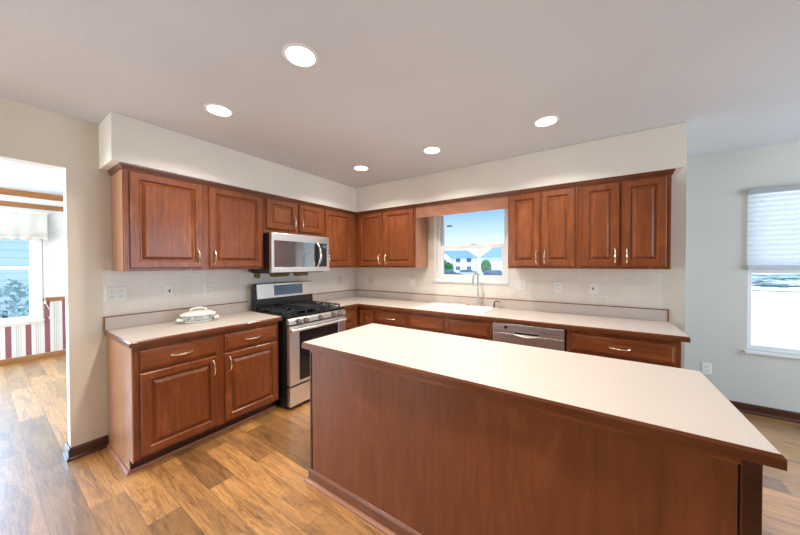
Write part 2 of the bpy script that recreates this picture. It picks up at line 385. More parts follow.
win2, lo2 = dh_window('window_2', NX0, NX1, NZ0, NZ1, 1.345, FB, -NY-.12, -NY-.03, .016, .022)
MB().box((NX0-.018, NY-.030, NZ0-.030), (NX1+.02, NY+.03, NZ0-.002)).build('window_sill', WHITE, win2, bevel=.005)
win3, lo3 = dh_window('window_3', DY0, DY1, DZ0, DZ1, 1.38, FA, DX-.13, DX-.01, .03, .035)
ring(MB(), (DY0-.055, DY1+.055, DY0+.004, DY1-.004), (DZ0-.055, DZ1+.055, DZ0+.004, DZ1-.004), DX, DX+.018, FA).build('window_casing', WHITE, win3, bevel=.003)
MB().box((DX, DY0-.07, DZ0-.02), (DX+.05, DY1+.07, DZ0+.004)).build('window_sill', WHITE, win3, bevel=.004)

win4, lo4 = dh_window('window_4', -5.02, -3.53, DZ0, DZ1, 1.38, FA, DX-.13, DX-.01, .03, .035)  # unseen second window, added along with the blue lamp for the floor
# pleated shade at the nook window
bl = thing('pleated_blind', 'white pleated shade half lowered over the window at the right', 'window shade', (NX0, NY, 1.35))
mb = MB(); n = 15; zt, zb_ = 2.068, 1.40; pts = []
for k in range(n*2+1):
    z = zt-(zt-zb_)*k/(n*2); pts.append((NY-.028 if k % 2 else NY-.010, z))
fr_ = [(NX0-.012, y, z) for y, z in pts]; bk = [(NX1+.02, y, z) for y, z in pts]
mb.add(fr_+bk, [(i, i+1, len(pts)+i+1, len(pts)+i) for i in range(len(pts)-1)])
mb.build('pleated_fabric', SHADE, bl)
GREYM = mat('grey_metal_rail', (.40, .41, .41), .45)
MB().box((NX0-.015, NY-.045, 2.066), (NX1+.025, NY-.002, 2.112)).build('head_rail', GREYM, bl, bevel=.004)
MB().box((NX0-.010, NY-.036, 1.358), (NX1+.018, NY-.006, 1.402)).build('bottom_rail', mat('pale_grey_rail', (.55, .58, .61), .4), bl, bevel=.004)

# valance, pull cord in the dining room
va = thing('window_valance', 'cream cloth valance with scalloped lace hem above the dining room window', 'valance', (DX, DY0, 1.8))
mb = MB(); ys = [DY0-.13+(DY1+.115+.13-DY0)*k/80 for k in range(81)]
rows = []
for j, z in enumerate((2.20, 2.17, 1.84)):
    rows.append([(DX+.035+(.012 if j == 1 else .045+.004*math.sin(y_*40)), y_, z) for y_ in ys])
fs = [(j*81+i, j*81+i+1, (j+1)*81+i+1, (j+1)*81+i) for j in range(2) for i in range(80)]
vb = mb.add([p for r in rows for p in r], fs, True).build('valance_cloth', VALANCE, va)
sl = vb.modifiers.new('thickness', 'SOLIDIFY'); sl.thickness = .003
mb = MB(); top = [(DX+.082+.004*math.sin(y_*40), y_, 1.845) for y_ in ys]
bot = [(DX+.086, y_, 1.80-.022*abs(math.sin((y_-DY0)*math.pi/.11))) for y_ in ys]
lc = mb.add(top+bot, [(i, i+1, 81+i+1, 81+i) for i in range(80)], True).build('lace_hem', cloth_mat('lace', (.80, .74, .63), .2), va)
lc.modifiers.new('thickness', 'SOLIDIFY').thickness = .002
MB().box((DX, DY0-.13, 2.185), (DX+.082, DY1+.115, 2.205)).build('mounting_board', WHITE, va)
cr = thing('blind_cord', 'thin white pull cord beside the dining room window', 'cord', (DX, -2.79, .7))
yc = DY1+.075
MB().tube([(DX+.03, yc, 1.80), (DX+.03, yc, .86), (DX+.034, yc+.02, .80), (DX+.034, yc+.06, .70), (DX+.034, yc+.035, .60)], .004, 6).build('cord', WHITE, cr)
MB().lathe([(.004, .03), (.012, .02), (.014, -.01), (.005, -.02)], (DX+.032, yc+.004, .85), n=10).build('cord_tassel', WHITE, cr)

# ------------------------------------------------------------------ cabinets
def rect(u0, u1, w0, w1, ins, o, fr):
    return [fr(u0+ins, w0+ins, o), fr(u1-ins, w0+ins, o), fr(u1-ins, w1-ins, o), fr(u0+ins, w1-ins, o)]
def handle(u, w_, o, fr, vert, parent, length=.115, material=None):
    h = length/2; mb = MB(); path = []; rs = []
    for k in range(13):
        t = -1+2*k/12; s = t*h
        d = .026*(1-abs(t)**3.2)+.004
        r = .0056+.0034*math.exp(-(t/.18)**2)+.002*math.exp(-((abs(t)-.93)/.12)**2)
        path.append(Vector(fr(u, w_+s, o+d)) if vert else Vector(fr(u+s, w_, o+d))); rs.append(r)
    mb.tube(path, rs, 8)
    for sg in (-1, 1):
        p0 = fr(u, w_+sg*h, o) if vert else fr(u+sg*h, w_, o); p1 = fr(u, w_+sg*h*.97, o+.008) if vert else fr(u+sg*h*.97, w_, o+.008)
        mb.tube([p0, p1], [.010, .007], 8)
    return mb.build('handle', material or BRASS, parent)
def raised_door(root, u0, u1, w0, w1, o, fr, hpos=None, st=.058, mt=None, pm=None):
    T = .020
    L_ = [rect(u0, u1, w0, w1, i, o+d, fr) for i, d in ((0, .001), (0, T-.007), (.006, T), (st-.009, T), (st-.003, T-.006), (st, T-.014), (st, .001))]
    d = MB().loops(L_, ring=True).build('door', mt or CHERRY, root)
    P_ = [rect(u0, u1, w0, w1, st+i, o+dd, fr) for i, dd in ((.0005, .001), (.0005, .005), (.008, .005), (.026, .017), (.030, .0195))]
    MB().loops(P_).build('door_panel', pm or CHERRY, d)
    if hpos: handle(hpos[0], hpos[1], o+T, fr, True, d)
    return d
def drawer(root, u0, u1, w0, w1, o, fr, pull=True, mt=None, name='drawer'):
    P_ = [rect(u0, u1, w0, w1, i, o+d, fr) for i, d in ((0, .001), (0, .009), (.005, .012), (.012, .0125), (.020, .020), (.024, .0205))]
    d = MB().loops(P_).build(name, mt or CHERRY_H, root)
    if pull: handle((u0+u1)/2, (w0+w1)/2, o+.0205, fr, False, d, .125)
    return d
def carcass(root, u0, u1, w0, w1, dep, fr, m=None, name='cabinet_box'):
    return MB().cells([u0, u1], [w0, w1], lambda i, j: True, .008, dep, fr).build(name, m or CHERRY, root, bevel=.002)
UD = .325; UB, UT = 1.375, 2.135
def upper(label, u0, u1, fr, doors, w0=UB, side=None, grp='wall cabinets under the soffit', dmin=None):
    loc = Vector(fr((u0+u1)/2, w0, 0)); c = thing('wall_cabinet', label, 'cabinet', loc, grp)
    carcass(c, u0, u1, w0, UT+.02, UD-.001, fr)
    for (a, b, hp) in doors:
        raised_door(c, a, b, w0+(.022 if w0 == UB else .047), 2.112, UD, fr, hp)
    if side:
        a = side[0]; MB().cells([min(a, side[1]), max(a, side[1])], [w0, UT], lambda i, j: True, .008, UD-.02, fr).build('side_panel', side[2], c)
    return c
HB = 1.488
upper('large two-door cherry wall cabinet at the left end, left of the microwave', -2.786, -1.722, FA,
      [(-2.755, -2.285, (-2.322, HB)), (-2.232, -1.74, (-2.195, HB))], side=(-2.789, -2.786, SIDE))
upper('short two-door cherry wall cabinet directly above the microwave', -1.720, -.955, FA,
      [(-1.695, -1.333, (-1.365, 1.888)), (-1.298, -.968, (-1.266, 1.888))], w0=1.752)
upper('single-door cherry wall cabinet right of the microwave, in the corner', -.953, -.330, FA, [(-.905, -.452, (-.875, HB))])
upper('two-door cherry wall cabinet in the corner, left of the sink window', .01, 1.313, FB,
      [(.398, .800, (.765, HB)), (.838, 1.292, (.873, HB))], side=(1.313, 1.316, SIDE))
upper('two-door cherry wall cabinet immediately right of the sink window', 2.424, 3.036, FB,
      [(2.440, 2.722, (2.694, HB)), (2.738, 3.010, (2.766, HB))])
upper('two-door cherry wall cabinet at the far right end of the back wall', 3.038, 3.660, FB,
      [(3.068, 3.336, (3.306, HB)), (3.354, 3.632, (3.384, HB))])
vb_ = MB().cells([1.318, 2.422], [1.992, UT+.02], lambda i, j: True, .298, .318, FB).build('window_header_board', wood('valance_veneer', (.30, .12, .065), (.38, .16, .09), (.44, .20, .12), 'x'), loc=(1.87, -.31, 1.992), bevel=.002)
tag(vb_, 'plain wooden valance board spanning the top of the sink window', 'valance board')
cp = [(0, 2.122), (.004, 2.122), (.007, 2.132), (.015, 2.148), (.017, SZ), (0, SZ)]
cm = MB().sweep(cp, [(0, -2.790), (UD, -2.790), (UD, -UD), (3.664, -UD), (3.664, 0)]).build('crown_molding', wood('crown_wood', (.10, .03, .012), (.15, .046, .018), (.21, .07, .03), 'y'), loc=(0, 0, 2.118))
tag(cm, 'dark wooden crown molding along the tops of the wall cabinets', 'molding')

BD, BZ0, BZ1 = .61, .10, .876
def basecab(label, u0, u1, fr, fronts, grp='base cabinets under the counters'):
    c = thing('base_cabinet', label, 'cabinet', Vector(fr((u0+u1)/2, 0, 0)), grp)
    carcass(c, u0, u1, BZ0, .735 if 'sink' in label else BZ1, BD, fr)
    if 'sink' in label: MB().cells([u0, u1], [.735, BZ1], lambda i, j: True, .586, BD, fr).build('face_rail', CHERRY_H, c)
    MB().cells([u0, u1], [0, BZ0], lambda i, j: True, .02, .535, fr).build('toe_kick', DARKWOOD, c)
    for k, a, b, h in fronts:
        mh = CHERRY_Y if fr is FA else CHERRY_H
        if k == 'drawer': drawer(c, a, b, .700, .835, BD, fr, True, mh)
        elif k == 'front': drawer(c, a, b, .700, .835, BD, fr, False, mh, 'false_front')
        elif k == 'door': raised_door(c, a, b, .118, .682, BD, fr, (h, .59) if h else None)
        elif k == 'tall': raised_door(c, a, b, .118, .835, BD, fr, None, st=.05)
    return c
ca = basecab('cherry base cabinet with two drawers and two doors, left of the stove', -2.818, -1.748, FA,
        [('drawer', -2.782, -2.300, 0), ('drawer', -2.244, -1.765, 0), ('door', -2.782, -2.300, -2.334), ('door', -2.244, -1.765, -2.210)])
MB().add([(0.008, -2.824, 0), (.54, -2.824, 0), (.54, -2.824, .095), (.615, -2.824, .095), (.615, -2.824, .876), (.008, -2.824, .876),
          (0.008, -2.8175, 0), (.54, -2.8175, 0), (.54, -2.8175, .095), (.615, -2.8175, .095), (.615, -2.8175, .876), (.008, -2.8175, .876)],
         [(0, 1, 2, 3, 4, 5), (6, 11, 10, 9, 8, 7)]+[(i, (i+1) % 6, (i+1) % 6+6, i+6) for i in range(6)]).build('side_panel', SIDE, ca)['label'] = 'light wooden end panel'
MB().sweep([(0, 0), (.017, 0), (.016, .010), (.009, .020), (0, .022)], [(0.01, -2.824), (.54, -2.824), (.54, -1.748)]).build('shoe_molding', SHOE, ca)
cb = basecab('narrow cherry base cabinet between the stove and the inside corner', -.955, -.005, FA, [('drawer', -.935, -.720, 0), ('door', -.935, -.720, 0)])
basecab('cherry base cabinet with a drawer and a corner panel, right of the inside corner', .635, 1.385, FB,
        [('tall', .662, .872, 0), ('drawer', .925, 1.362, 0), ('door', .925, 1.362, 1.32)])
basecab('cherry sink base cabinet with two false drawer fronts', 1.387, 2.343, FB,
        [('front', 1.412, 1.838, 0), ('front', 1.890, 2.318, 0), ('door', 1.412, 1.838, 1.80), ('door', 1.890, 2.318, 1.93)])
basecab('cherry base cabinet with one wide drawer, right of the dishwasher', 2.968, 3.672, FB,
        [('drawer', 3.005, 3.642, 0), ('door', 3.005, 3.315, 3.275), ('door', 3.332, 3.642, 3.372)])

# ------------------------------------------------------------------ counters
CT = .914
edge_prof = [(-.001, .876), (.007, .876), (.007, .904), (.001, CT-.0004), (-.001, CT-.0004)]
SPL = 1.012
def bead(mb, path): return mb.sweep([(0, SPL), (.021, SPL), (.021, SPL+.006), (0, SPL+.007)], path)
XY = lambda u, w_, o: (u, w_, o)
ct = thing('countertop', 'beige laminate countertop with wood edge, left of the stove', 'countertop', (0, -2.3, .876), 'beige laminate countertops')
MB().box((.008, -2.834, .878), (.641, -1.730, CT)).build('laminate_top', LAM, ct)
MB().sweep(edge_prof, [(.008, -2.834), (.641, -2.834), (.641, -1.730)]).build('wood_edge', EDGE, ct)
MB().box((.008, -2.838, CT), (.026, -1.730, SPL)).build('backsplash', LAM, ct)
b_ = bead(MB(), [(.006, -2.842), (.006, -1.730)]); b_.box((.006, -2.846, CT), (.028, -2.838, SPL+.008)).build('bead_trim', CHERRY_H, ct)
ct2 = thing('countertop', 'long L-shaped beige countertop running under the sink window', 'countertop', (0, 0, .876), 'beige laminate countertops')
SX0, SX1, SY0, SY1 = 1.435, 2.245, -.575, -.065
MB().cells([.008, .641, SX0+.02, SX1-.02, 3.704], [-.957, -.641, SY0+.02, SY1-.02, -.008],
           lambda i, j: (j > 0 or i == 0) and not (i == 2 and j == 2), .878, CT, XY).build('laminate_top', LAM, ct2)
MB().sweep(edge_prof, [(.641, -.957), (.641, -.641), (3.704, -.641), (3.704, -.008)]).build('wood_edge', EDGE, ct2)
MB().cells([.008, .026, 3.690], [-.962, -.026, -.008], lambda i, j: i == 0 or j == 1, CT, SPL, XY).build('backsplash', LAM, ct2)
b_ = bead(MB(), [(.006, -.962), (.006, -.006), (3.690, -.006)]); b_.box((3.690, -.030, CT), (3.698, -.006, SPL+.008)).build('bead_trim', CHERRY_H, ct2)

# island
isl = thing('kitchen_island', 'large kitchen island with plain cherry back panel and beige top, in the foreground', 'kitchen island', (2.58, -1.85, 0))
IX0, IX1, IY0, IY1 = 1.577, 3.582, -2.208, -1.482
MB().box((IX0+.007, IY0+.007, .878), (IX1-.007, IY1-.007, CT)).build('laminate_top', LAM, isl)
MB().sweep(edge_prof, [(IX0+.007, IY1-.007), (IX0+.007, IY0+.007), (IX1-.007, IY0+.007), (IX1-.007, IY1-.007)], closed=True).build('wood_edge', EDGE, isl)
MB().box((1.635, -2.160, .0), (3.535, -1.60, .876)).build('cabinet_box', CHERRY, isl)
MB().box((1.640, -2.176, .085), (3.505, -2.160, .852)).build('back_panel', PANEL, isl, bevel=.001)
MB().box((1.622, -2.180, .02), (1.636, -2.158, .876)).build('corner_post', DARKWOOD, isl, bevel=.002)
MB().box((3.508, -2.186, .0), (3.548, -2.158, .876)).build('corner_post', DARKWOOD, isl, bevel=.002)
MB().box((1.634, -2.182, .848), (3.510, -2.158, .877)).build('apron', CHERRY_H, isl, bevel=.002)
MB().sweep([(0, .0), (.012, .0), (.012, .072), (.006, .084), (0, .086)], [(1.622, -1.60), (1.622, -2.176), (3.545, -2.176)]).build('base_molding', wood('base_molding_wood', (.13, .045, .02), (.21, .078, .036), (.30, .12, .06), 'x'), isl)
MB().sweep([(0, 0), (.018, 0), (.017, .010), (.010, .019), (0, .021)], [(1.610, -1.60), (1.610, -2.188), (3.557, -2.188)]).build('shoe_molding', SHOE, isl)
for k in range(3):
    a = 1.66+k*.62
    raised_door(isl, -(a+.60), -a, .12, .84, 1.60-.0, lambda u, w_, o: (-u, -1.60+(o-1.60), w_), None)

# ------------------------------------------------------------------ sink, faucet
sk = thing('kitchen_sink', 'white double-bowl drop-in sink set into the counter below the window', 'sink', (1.84, -.32, CT))
mid = 1.80
def bowl(mb, x0, x1, y0, y1):
    L_ = []
    for ins, z in ((0, .928), (.006, .924), (.012, .90), (.03, .76), (.06, .745)):
        L_.append([(x0+ins, y0+ins, z), (x1-ins, y0+ins, z), (x1-ins, y1-ins, z), (x0+ins, y1-ins, z)])
    return mb.loops(L_, close0=False, smooth=False)
mb = MB(); xs = [SX0, SX0+.045, mid-.02, mid+.02, SX1-.045, SX1]; ysx = [SY0, SY0+.045, SY1-.085, SY1]
for i in range(5):
    for j in range(3):
        if j == 1 and i in (1, 3): continue
        mb.add([(xs[i], ysx[j], .928), (xs[i+1], ysx[j], .928), (xs[i+1], ysx[j+1], .928), (xs[i], ysx[j+1], .928)], [(0, 1, 2, 3)])
o_ = [(SX0, SY0), (SX1, SY0), (SX1, SY1), (SX0, SY1)]
mb.add([(x, y, .928) for x, y in o_]+[(x+(.004 if x == SX1 else -.004), y+(.004 if y == SY1 else -.004), .9145) for x, y in o_], [(i, (i+1) % 4, (i+1) % 4+4, i+4) for i in range(4)])
bowl(mb, xs[1], xs[2], ysx[1], ysx[2]); bowl(mb, xs[3], xs[4], ysx[1], ysx[2])
mb.build('sink_basin', SINKW, sk)
for cx_ in ((xs[1]+xs[2])/2, (xs[3]+xs[4])/2):
    MB().lathe([(.001, .0), (.028, .0), (.040, .004), (.042, .0)], (cx_, (ysx[1]+ysx[2])/2, .7455), n=20).build('drain', CHROME, sk)
fx, fy = 2.035, -.100
fa = thing('faucet', 'tall brushed nickel pull-down faucet behind the sink', 'faucet', (fx, fy, .928))
MB().lathe([(.028, 0), (.028, .006), (.020, .012), (.019, .06), (.0145, .075)], (fx, fy, .928), n=20).build('faucet_base', NICKEL, fa)
path = [(fx, fy, .995), (fx, fy, 1.27)]+[(fx-.012*(1-math.cos(a))/2, fy-.055+.055*math.cos(a), 1.27+.055*math.sin(a)) for a in [math.pi*k/12 for k in range(1, 13)]]+[(fx-.014, fy-.112, 1.255)]
MB().tube(path, .0125, 12).build('spout', NICKEL, fa)
MB().tube([(fx-.014, fy-.112, 1.26), (fx-.015, fy-.114, 1.22), (fx-.016, fy-.116, 1.185)], [.014, .0165, .019], 12).build('spray_head', NICKEL, fa)
MB().tube([(fx+.012, fy, .975), (fx+.045, fy-.01, .985), (fx+.075, fy-.012, 1.03), (fx+.082, fy-.014, 1.09)], [.011, .010, .008, .006], 10).build('lever_handle', NICKEL, fa)
sx_, sy_ = 2.222, -.100
sd = thing('soap_dispenser', 'small dark metal soap dispenser right of the faucet', 'soap dispenser', (sx_, sy_, .928))
MB().lathe([(.019, 0), (.019, .006), (.011, .012), (.010, .04)], (sx_, sy_, .928), n=14).build('dispenser_base', BRONZE, sd)
MB().tube([(sx_, sy_, .965), (sx_, sy_, .985), (sx_+.02, sy_-.01, 1.0), (sx_+.07, sy_-.02, .995)], [.008, .008, .007, .005], 8).build('nozzle', BRONZE, sd)
hb = MB().lathe([(.017, 0), (.017, .004), (.006, .006)], (1.905, -.100, .928), n=14).build('sink_hole_cap', BRONZE, loc=(1.905, -.100, .928))
tag(hb, 'small round dark cap on the sink ledge, left of the faucet', 'cap')

# ------------------------------------------------------------------ stove
R0, R1, RF = -1.720, -.963, .700
rg = thing('gas_range', 'stainless steel gas stove with black grates between the counters', 'stove', (.36, -1.35, 0))
MB().box((.10, R0, .02), (RF, R1, .895)).build('oven_body', BLACK, rg, bevel=.003)
MB().box((.14, R0+.03, 0), (RF-.06, R1-.03, .022)).build('kick_base', BLKPL, rg)
MB().box((.10, R0-.003, .895), (RF+.025, R1+.003, .918)).build('cooktop', BLACK, rg, bevel=.006)
fx1 = RF+.045
MB().add([(RF, R0, .835), (fx1, R0, .835), (fx1-.006, R0, .878), (RF+.015, R0, .896), (RF, R0, .896),
          (RF, R1, .835), (fx1, R1, .835), (fx1-.006, R1, .878), (RF+.015, R1, .896), (RF, R1, .896)],
         [(0, 1, 2, 3, 4), (9, 8, 7, 6, 5)]+[(i, (i+1) % 5, (i+1) % 5+5, i+5) for i in range(5)]).build('control_panel', STEEL, rg, bevel=.002)
for y_ in (-1.618, -1.533, -1.345, -1.164, -1.072):
    kb = MB().lathe([(.027, 0), (.027, .008), (.021, .012), (.019, .034), (.014, .037)], (fx1-.004, y_, .861), axis='x', n=18).build('knob', mat('knob_metal', (.34, .30, .26), .3, metal=1) if 'knob_metal' not in bpy.data.materials else bpy.data.materials['knob_metal'], rg)
    MB().box((fx1+.030, y_-.0045, .843), (fx1+.040, y_+.0045, .879)).build('grip_bar', CHROME, kb, bevel=.001)
dr = ring(MB(), (R0+.004, R1-.004, -1.605, -1.085), (.243, .822, .272, .792), RF, fx1, FA).build('oven_door', STEEL, rg, bevel=.003)
MB().box((RF+.004, -1.606, .271), (fx1-.003, -1.084, .793)).build('oven_window', BGLASS, dr)
MB().tube([(fx1+.036, R0-.002, .783), (fx1+.040, -1.36, .783), (fx1+.036, R1-.035, .783)], .015, 12).build('handle', PALEM, dr)
hd = [(fx1-.002, R0+.04), (fx1-.002, R1-.075)]
for k, (xx, yy) in enumerate(hd): MB().box((xx, yy-.012, .773), (xx+.036, yy+.012, .793)).build('handle_bracket', PALEM, dr, bevel=.003)
dw_ = MB().box((RF, R0+.004, .040), (fx1, R1-.004, .224)).build('storage_drawer', STEEL, rg, bevel=.004)
# back guard
bgz = lambda x0, x1, z0, z1, y0, y1: MB().add([(x0, y0, z0), (x1+.02, y0, z0), (x1, y0, z1), (x0, y0, z1), (x0, y1, z0), (x1+.02, y1, z0), (x1, y1, z1), (x0, y1, z1)],
     [(0, 1, 2, 3), (7, 6, 5, 4), (0, 4, 5, 1), (1, 5, 6, 2), (2, 6, 7, 3), (3, 7, 4, 0)])
bgd = bgz(.085, .140, .918, 1.208, R0, R1).build('back_guard', BLACK, rg, bevel=.004)
def slab_on_guard(y0, y1, z0, z1, t):
    xf = lambda z: .160-.020*(z-.918)/.29+t
    return MB().add([(xf(z), y, z) for z in (z0, z1) for y in (y0, y1)]+[(xf(z)-t-.004, y, z) for z in (z0, z1) for y in (y0, y1)],
        [(0, 1, 3, 2), (4, 6, 7, 5), (0, 4, 5, 1), (2, 3, 7, 6), (0, 2, 6, 4), (1, 5, 7, 3)])
slab_on_guard(R0+.020, R1-.002, 1.045, 1.204, .008).build('back_guard_panel', STEEL, bgd, bevel=.002)
slab_on_guard(-1.500, -1.120, 1.068, 1.184, .0095).build('display', DISPLAY, bgd)
MB().box((.165, R0+.03, .918), (.195, R1-.03, .930)).build('vent_strip', BLKPL, rg, bevel=.004)
# burners and grates
for (bx_, by_, br_) in ((.318, -1.585, .045), (.554, -1.585, .052), (.318, -1.11, .045), (.554, -1.11, .052), (.43, -1.35, .05)):
    MB().lathe([(br_+.018, 0), (br_+.016, .008), (br_, .010), (br_, .018), (br_-.012, .022)], (bx_, by_, .9185), n=20).build('burner', BLACKM, rg)
def grate(y0, y1):
    mb = MB(); x0, x1, z = .20, .672, .952; r = .0065
    for (a, b) in (((x0, y0), (x1, y0)), ((x1, y0), (x1, y1)), ((x1, y1), (x0, y1)), ((x0, y1), (x0, y0)), ((x0+.236, y0), (x0+.236, y1))):
        mb.tube([(a[0], a[1], z), (b[0], b[1], z)], r, 6)
    ym = (y0+y1)/2
    for xc_ in (x0+.118, x0+.354):
        for dx, dy in ((1, 0), (-1, 0), (0, 1), (0, -1)):
            ex = xc_+dx*.115; ey = ym+dy*(y1-y0)/2
            mb.tube([(ex, ey, z), (xc_+dx*.03, ym+dy*.03, z+.006)], r, 6)
    for xx in (x0, x0+.236, x1):
        for yy in (y0, y1): mb.tube([(xx, yy, .9185), (xx, yy, z+.004)], [.010, .008], 6)
    return mb.build('grate', BLACKM, rg)
grate(-1.700, -1.475); grate(-1.223, -1.0)
mb = MB(); mb.cells([.20, .22, .65, .672], [-1.465, -1.445, -1.255, -1.235], lambda i, j: True, .950, .966, XY)
for xx in (.205, .665):
    for yy in (-1.46, -1.24): mb.tube([(xx, yy, .9185), (xx, yy, .955)], .009, 6)
mb.cells([.20, .215, .657, .672], [-1.465, -1.452, -1.248, -1.235], lambda i, j: not (i == 1 and j == 1), .966, .976, XY)
mb.build('griddle', BLACKM, rg)

# ------------------------------------------------------------------ microwave
MZ0, MZ1, MXF = 1.337, 1.748, .420
mw = thing('microwave', 'stainless over-the-range microwave mounted above the stove', 'microwave', (.2, -1.34, MZ0))
MA, MBY = -1.718, -.958
MB().box((.01, MA, MZ0+.006), (MXF, MBY, MZ1-.004)).build('microwave_body', BLACK, mw, bevel=.003)
MB().box((.03, MA+.02, MZ0-.010), (MXF-.05, MBY-.02, MZ0+.008)).build('underside_panel', BLKPL, mw)
fo = ring(MB(), (MA, MBY, MA+.030, MBY-.035), (MZ0, MZ1, 1.392, 1.668), MXF, .462, FA).build('front_frame', STEEL, mw, bevel=.003)
MB().box((MXF+.004, MA+.029, 1.391), (.460, -1.172, 1.669)).build('door_window', MGLASS, mw)
MB().box((MXF+.004, -1.1715, 1.391), (.459, MBY-.034, 1.669)).build('keypad', BLKPL, mw)
kp = MB().box((.459, -1.06, 1.615), (.4605, -1.005, 1.650)).build('display', DISPLAY, mw)
hpath = [(.462+.012+.045*(1-(2*k/12-1)**2), -1.148+.012*(1-(2*k/12-1)**2), 1.395+.27*k/12) for k in range(13)]
MB().tube(hpath, [.012+.004*(1-(2*k/12-1)**2) for k in range(13)], 10).build('handle', CHROME, mw)

# ------------------------------------------------------------------ dishwasher
dwt = thing('dishwasher', 'stainless dishwasher built in under the counter near the sink', 'dishwasher', (2.655, -.3, 0))
MB().cells([2.350, 2.962], [.02, .872], lambda i, j: True, .03, .60, FB).build('dishwasher_body', BLKPL, dwt)
MB().cells([2.358, 2.954], [.115, .776], lambda i, j: True, .60, .634, FB).build('door_panel', STEEL_B, dwt, bevel=.004)
us = [2.358, 2.556, 2.556+.012, 2.745, 2.757, 2.954]
pn = MB().cells([2.358, 2.555, 2.76, 2.954], [.781, .795, .865], lambda i, j: not (i == 1 and j == 0), .60, .638, FB).build('control_strip', STEEL_B, dwt, bevel=.003)
MB().cells([2.556, 2.759], [.777, .7945], lambda i, j: True, .60, .618, FB).build('handle_recess', BLKPL, dwt)
lip = [Vector((2.545+.226*k/16, -.640-.010*math.sin(math.pi*k/16), .777-.014*math.sin(math.pi*k/16))) for k in range(17)]
MB().tube(lip, [.004+.006*math.sin(math.pi*k/16) for k in range(17)], 8).build('handle', STEEL_B, dwt)
MB().lathe([(.016, -.638), (.016, -.6405), (.012, -.641)], (2.480, 0, .832), axis='y', n=16).build('button', BLKPL, dwt)
for k in range(6): MB().cells([2.772+k*.026, 2.786+k*.026], [.812, .816], lambda i, j: True, .636, .639, FB).build('button', BLKPL, dwt)
MB().cells([2.352, 2.960], [.0, .112], lambda i, j: True, .05, .54, FB).build('kick_plate', BLKPL, dwt)

# ------------------------------------------------------------------ outlets and switches
SLOT = mat('dark_slot', (.03, .028, .025), .5)
def plate(label, u, w_, fr, kind, o=.006, wd=.072, ht=.118, cat='outlet', mt=None):
    c = thing('switch_plate' if cat == 'switch' else 'wall_outlet', label, cat, Vector(fr(u, w_, o)), 'wall plates along the backsplash')
    MB().loops([rect(u-wd/2, u+wd/2, w_-ht/2, w_+ht/2, i, o+d, fr) for i, d in ((0, 0), (0, .002), (.004, .006))]).build('cover_plate', mt or WHITEP, c)
    gang = [u] if wd < .1 else [u-wd*.2, u+wd*.2]
    kinds = kind if isinstance(kind, (list, tuple)) else [kind]*len(gang)
    for g, k in zip(gang, kinds):
        if k == 'outlet':
            for dz in (.020, -.020):
                r_ = MB().loops([[fr(g+.0165*math.cos(a), w_+dz+.0145*math.sin(a), o+.0055+dd) for a in [2*math.pi*q/16 for q in range(16)]] for dd in (0, .0025)]).build('receptacle', mt or WHITEP, c)
                m_ = MB()
                for du in (-.006, .006): m_.cells([g+du-.0014, g+du+.0014], [w_+dz-.004, w_+dz+.006], lambda i, j: True, o+.0078, o+.0086, fr)
                m_.build('slots', SLOT, r_)
        elif k == 'rocker':
            MB().cells([g-.016, g+.016], [w_-.033, w_+.033], lambda i, j: True, o+.0055, o+.009, fr).build('rocker', mt or WHITEP, c, bevel=.0015)
        else:
            MB().cells([g-.005, g+.005], [w_-.012, w_+.012], lambda i, j: True, o+.0055, o+.007, fr).build('toggle_slot', SLOT if k == 'dark' else mt or WHITEP, c)
            MB().cells([g-.004, g+.004], [w_-.001, w_+.010], lambda i, j: True, o+.006, o+.017, fr).build('toggle', SLOT if k == 'dark' else mt or WHITEP, c, bevel=.001)
    return c
BEIGE = mat('beige_plastic', (.72, .64, .54), .4)
plate('wide white double wall plate at the left end of the backsplash', -2.768, 1.190, FA, 'outlet', wd=.128, cat='switch')
plate('white switch plate with a dark toggle above the covered dish', -2.425, 1.186, FA, 'dark', cat='switch')
plate('white duplex outlet on the tile just left of the stove', -2.112, 1.178, FA, 'outlet')
plate('beige outlet on the left wall right of the stove, near the corner', -.345, 1.182, FA, 'rocker', mt=BEIGE)
plate('beige outlet on the back wall nearest the corner', .326, 1.177, FB, 'rocker', mt=BEIGE)
plate('white rocker plate just left of the sink window', 1.066, 1.160, FB, 'rocker')
plate('wide white double plate just right of the sink window', 2.480, 1.184, FB, ('toggle', 'outlet'), wd=.122, cat='switch')
plate('white duplex outlet in the middle below the right wall cabinets', 2.848, 1.178, FB, 'outlet')
plate('white switch plate with a dark toggle below the rightmost wall cabinet', 3.151, 1.176, FB, 'dark', cat='switch')
plate('white outlet low on the wall below and left of the right-hand window', 4.098, .365, FB, 'outlet', o=-NY)

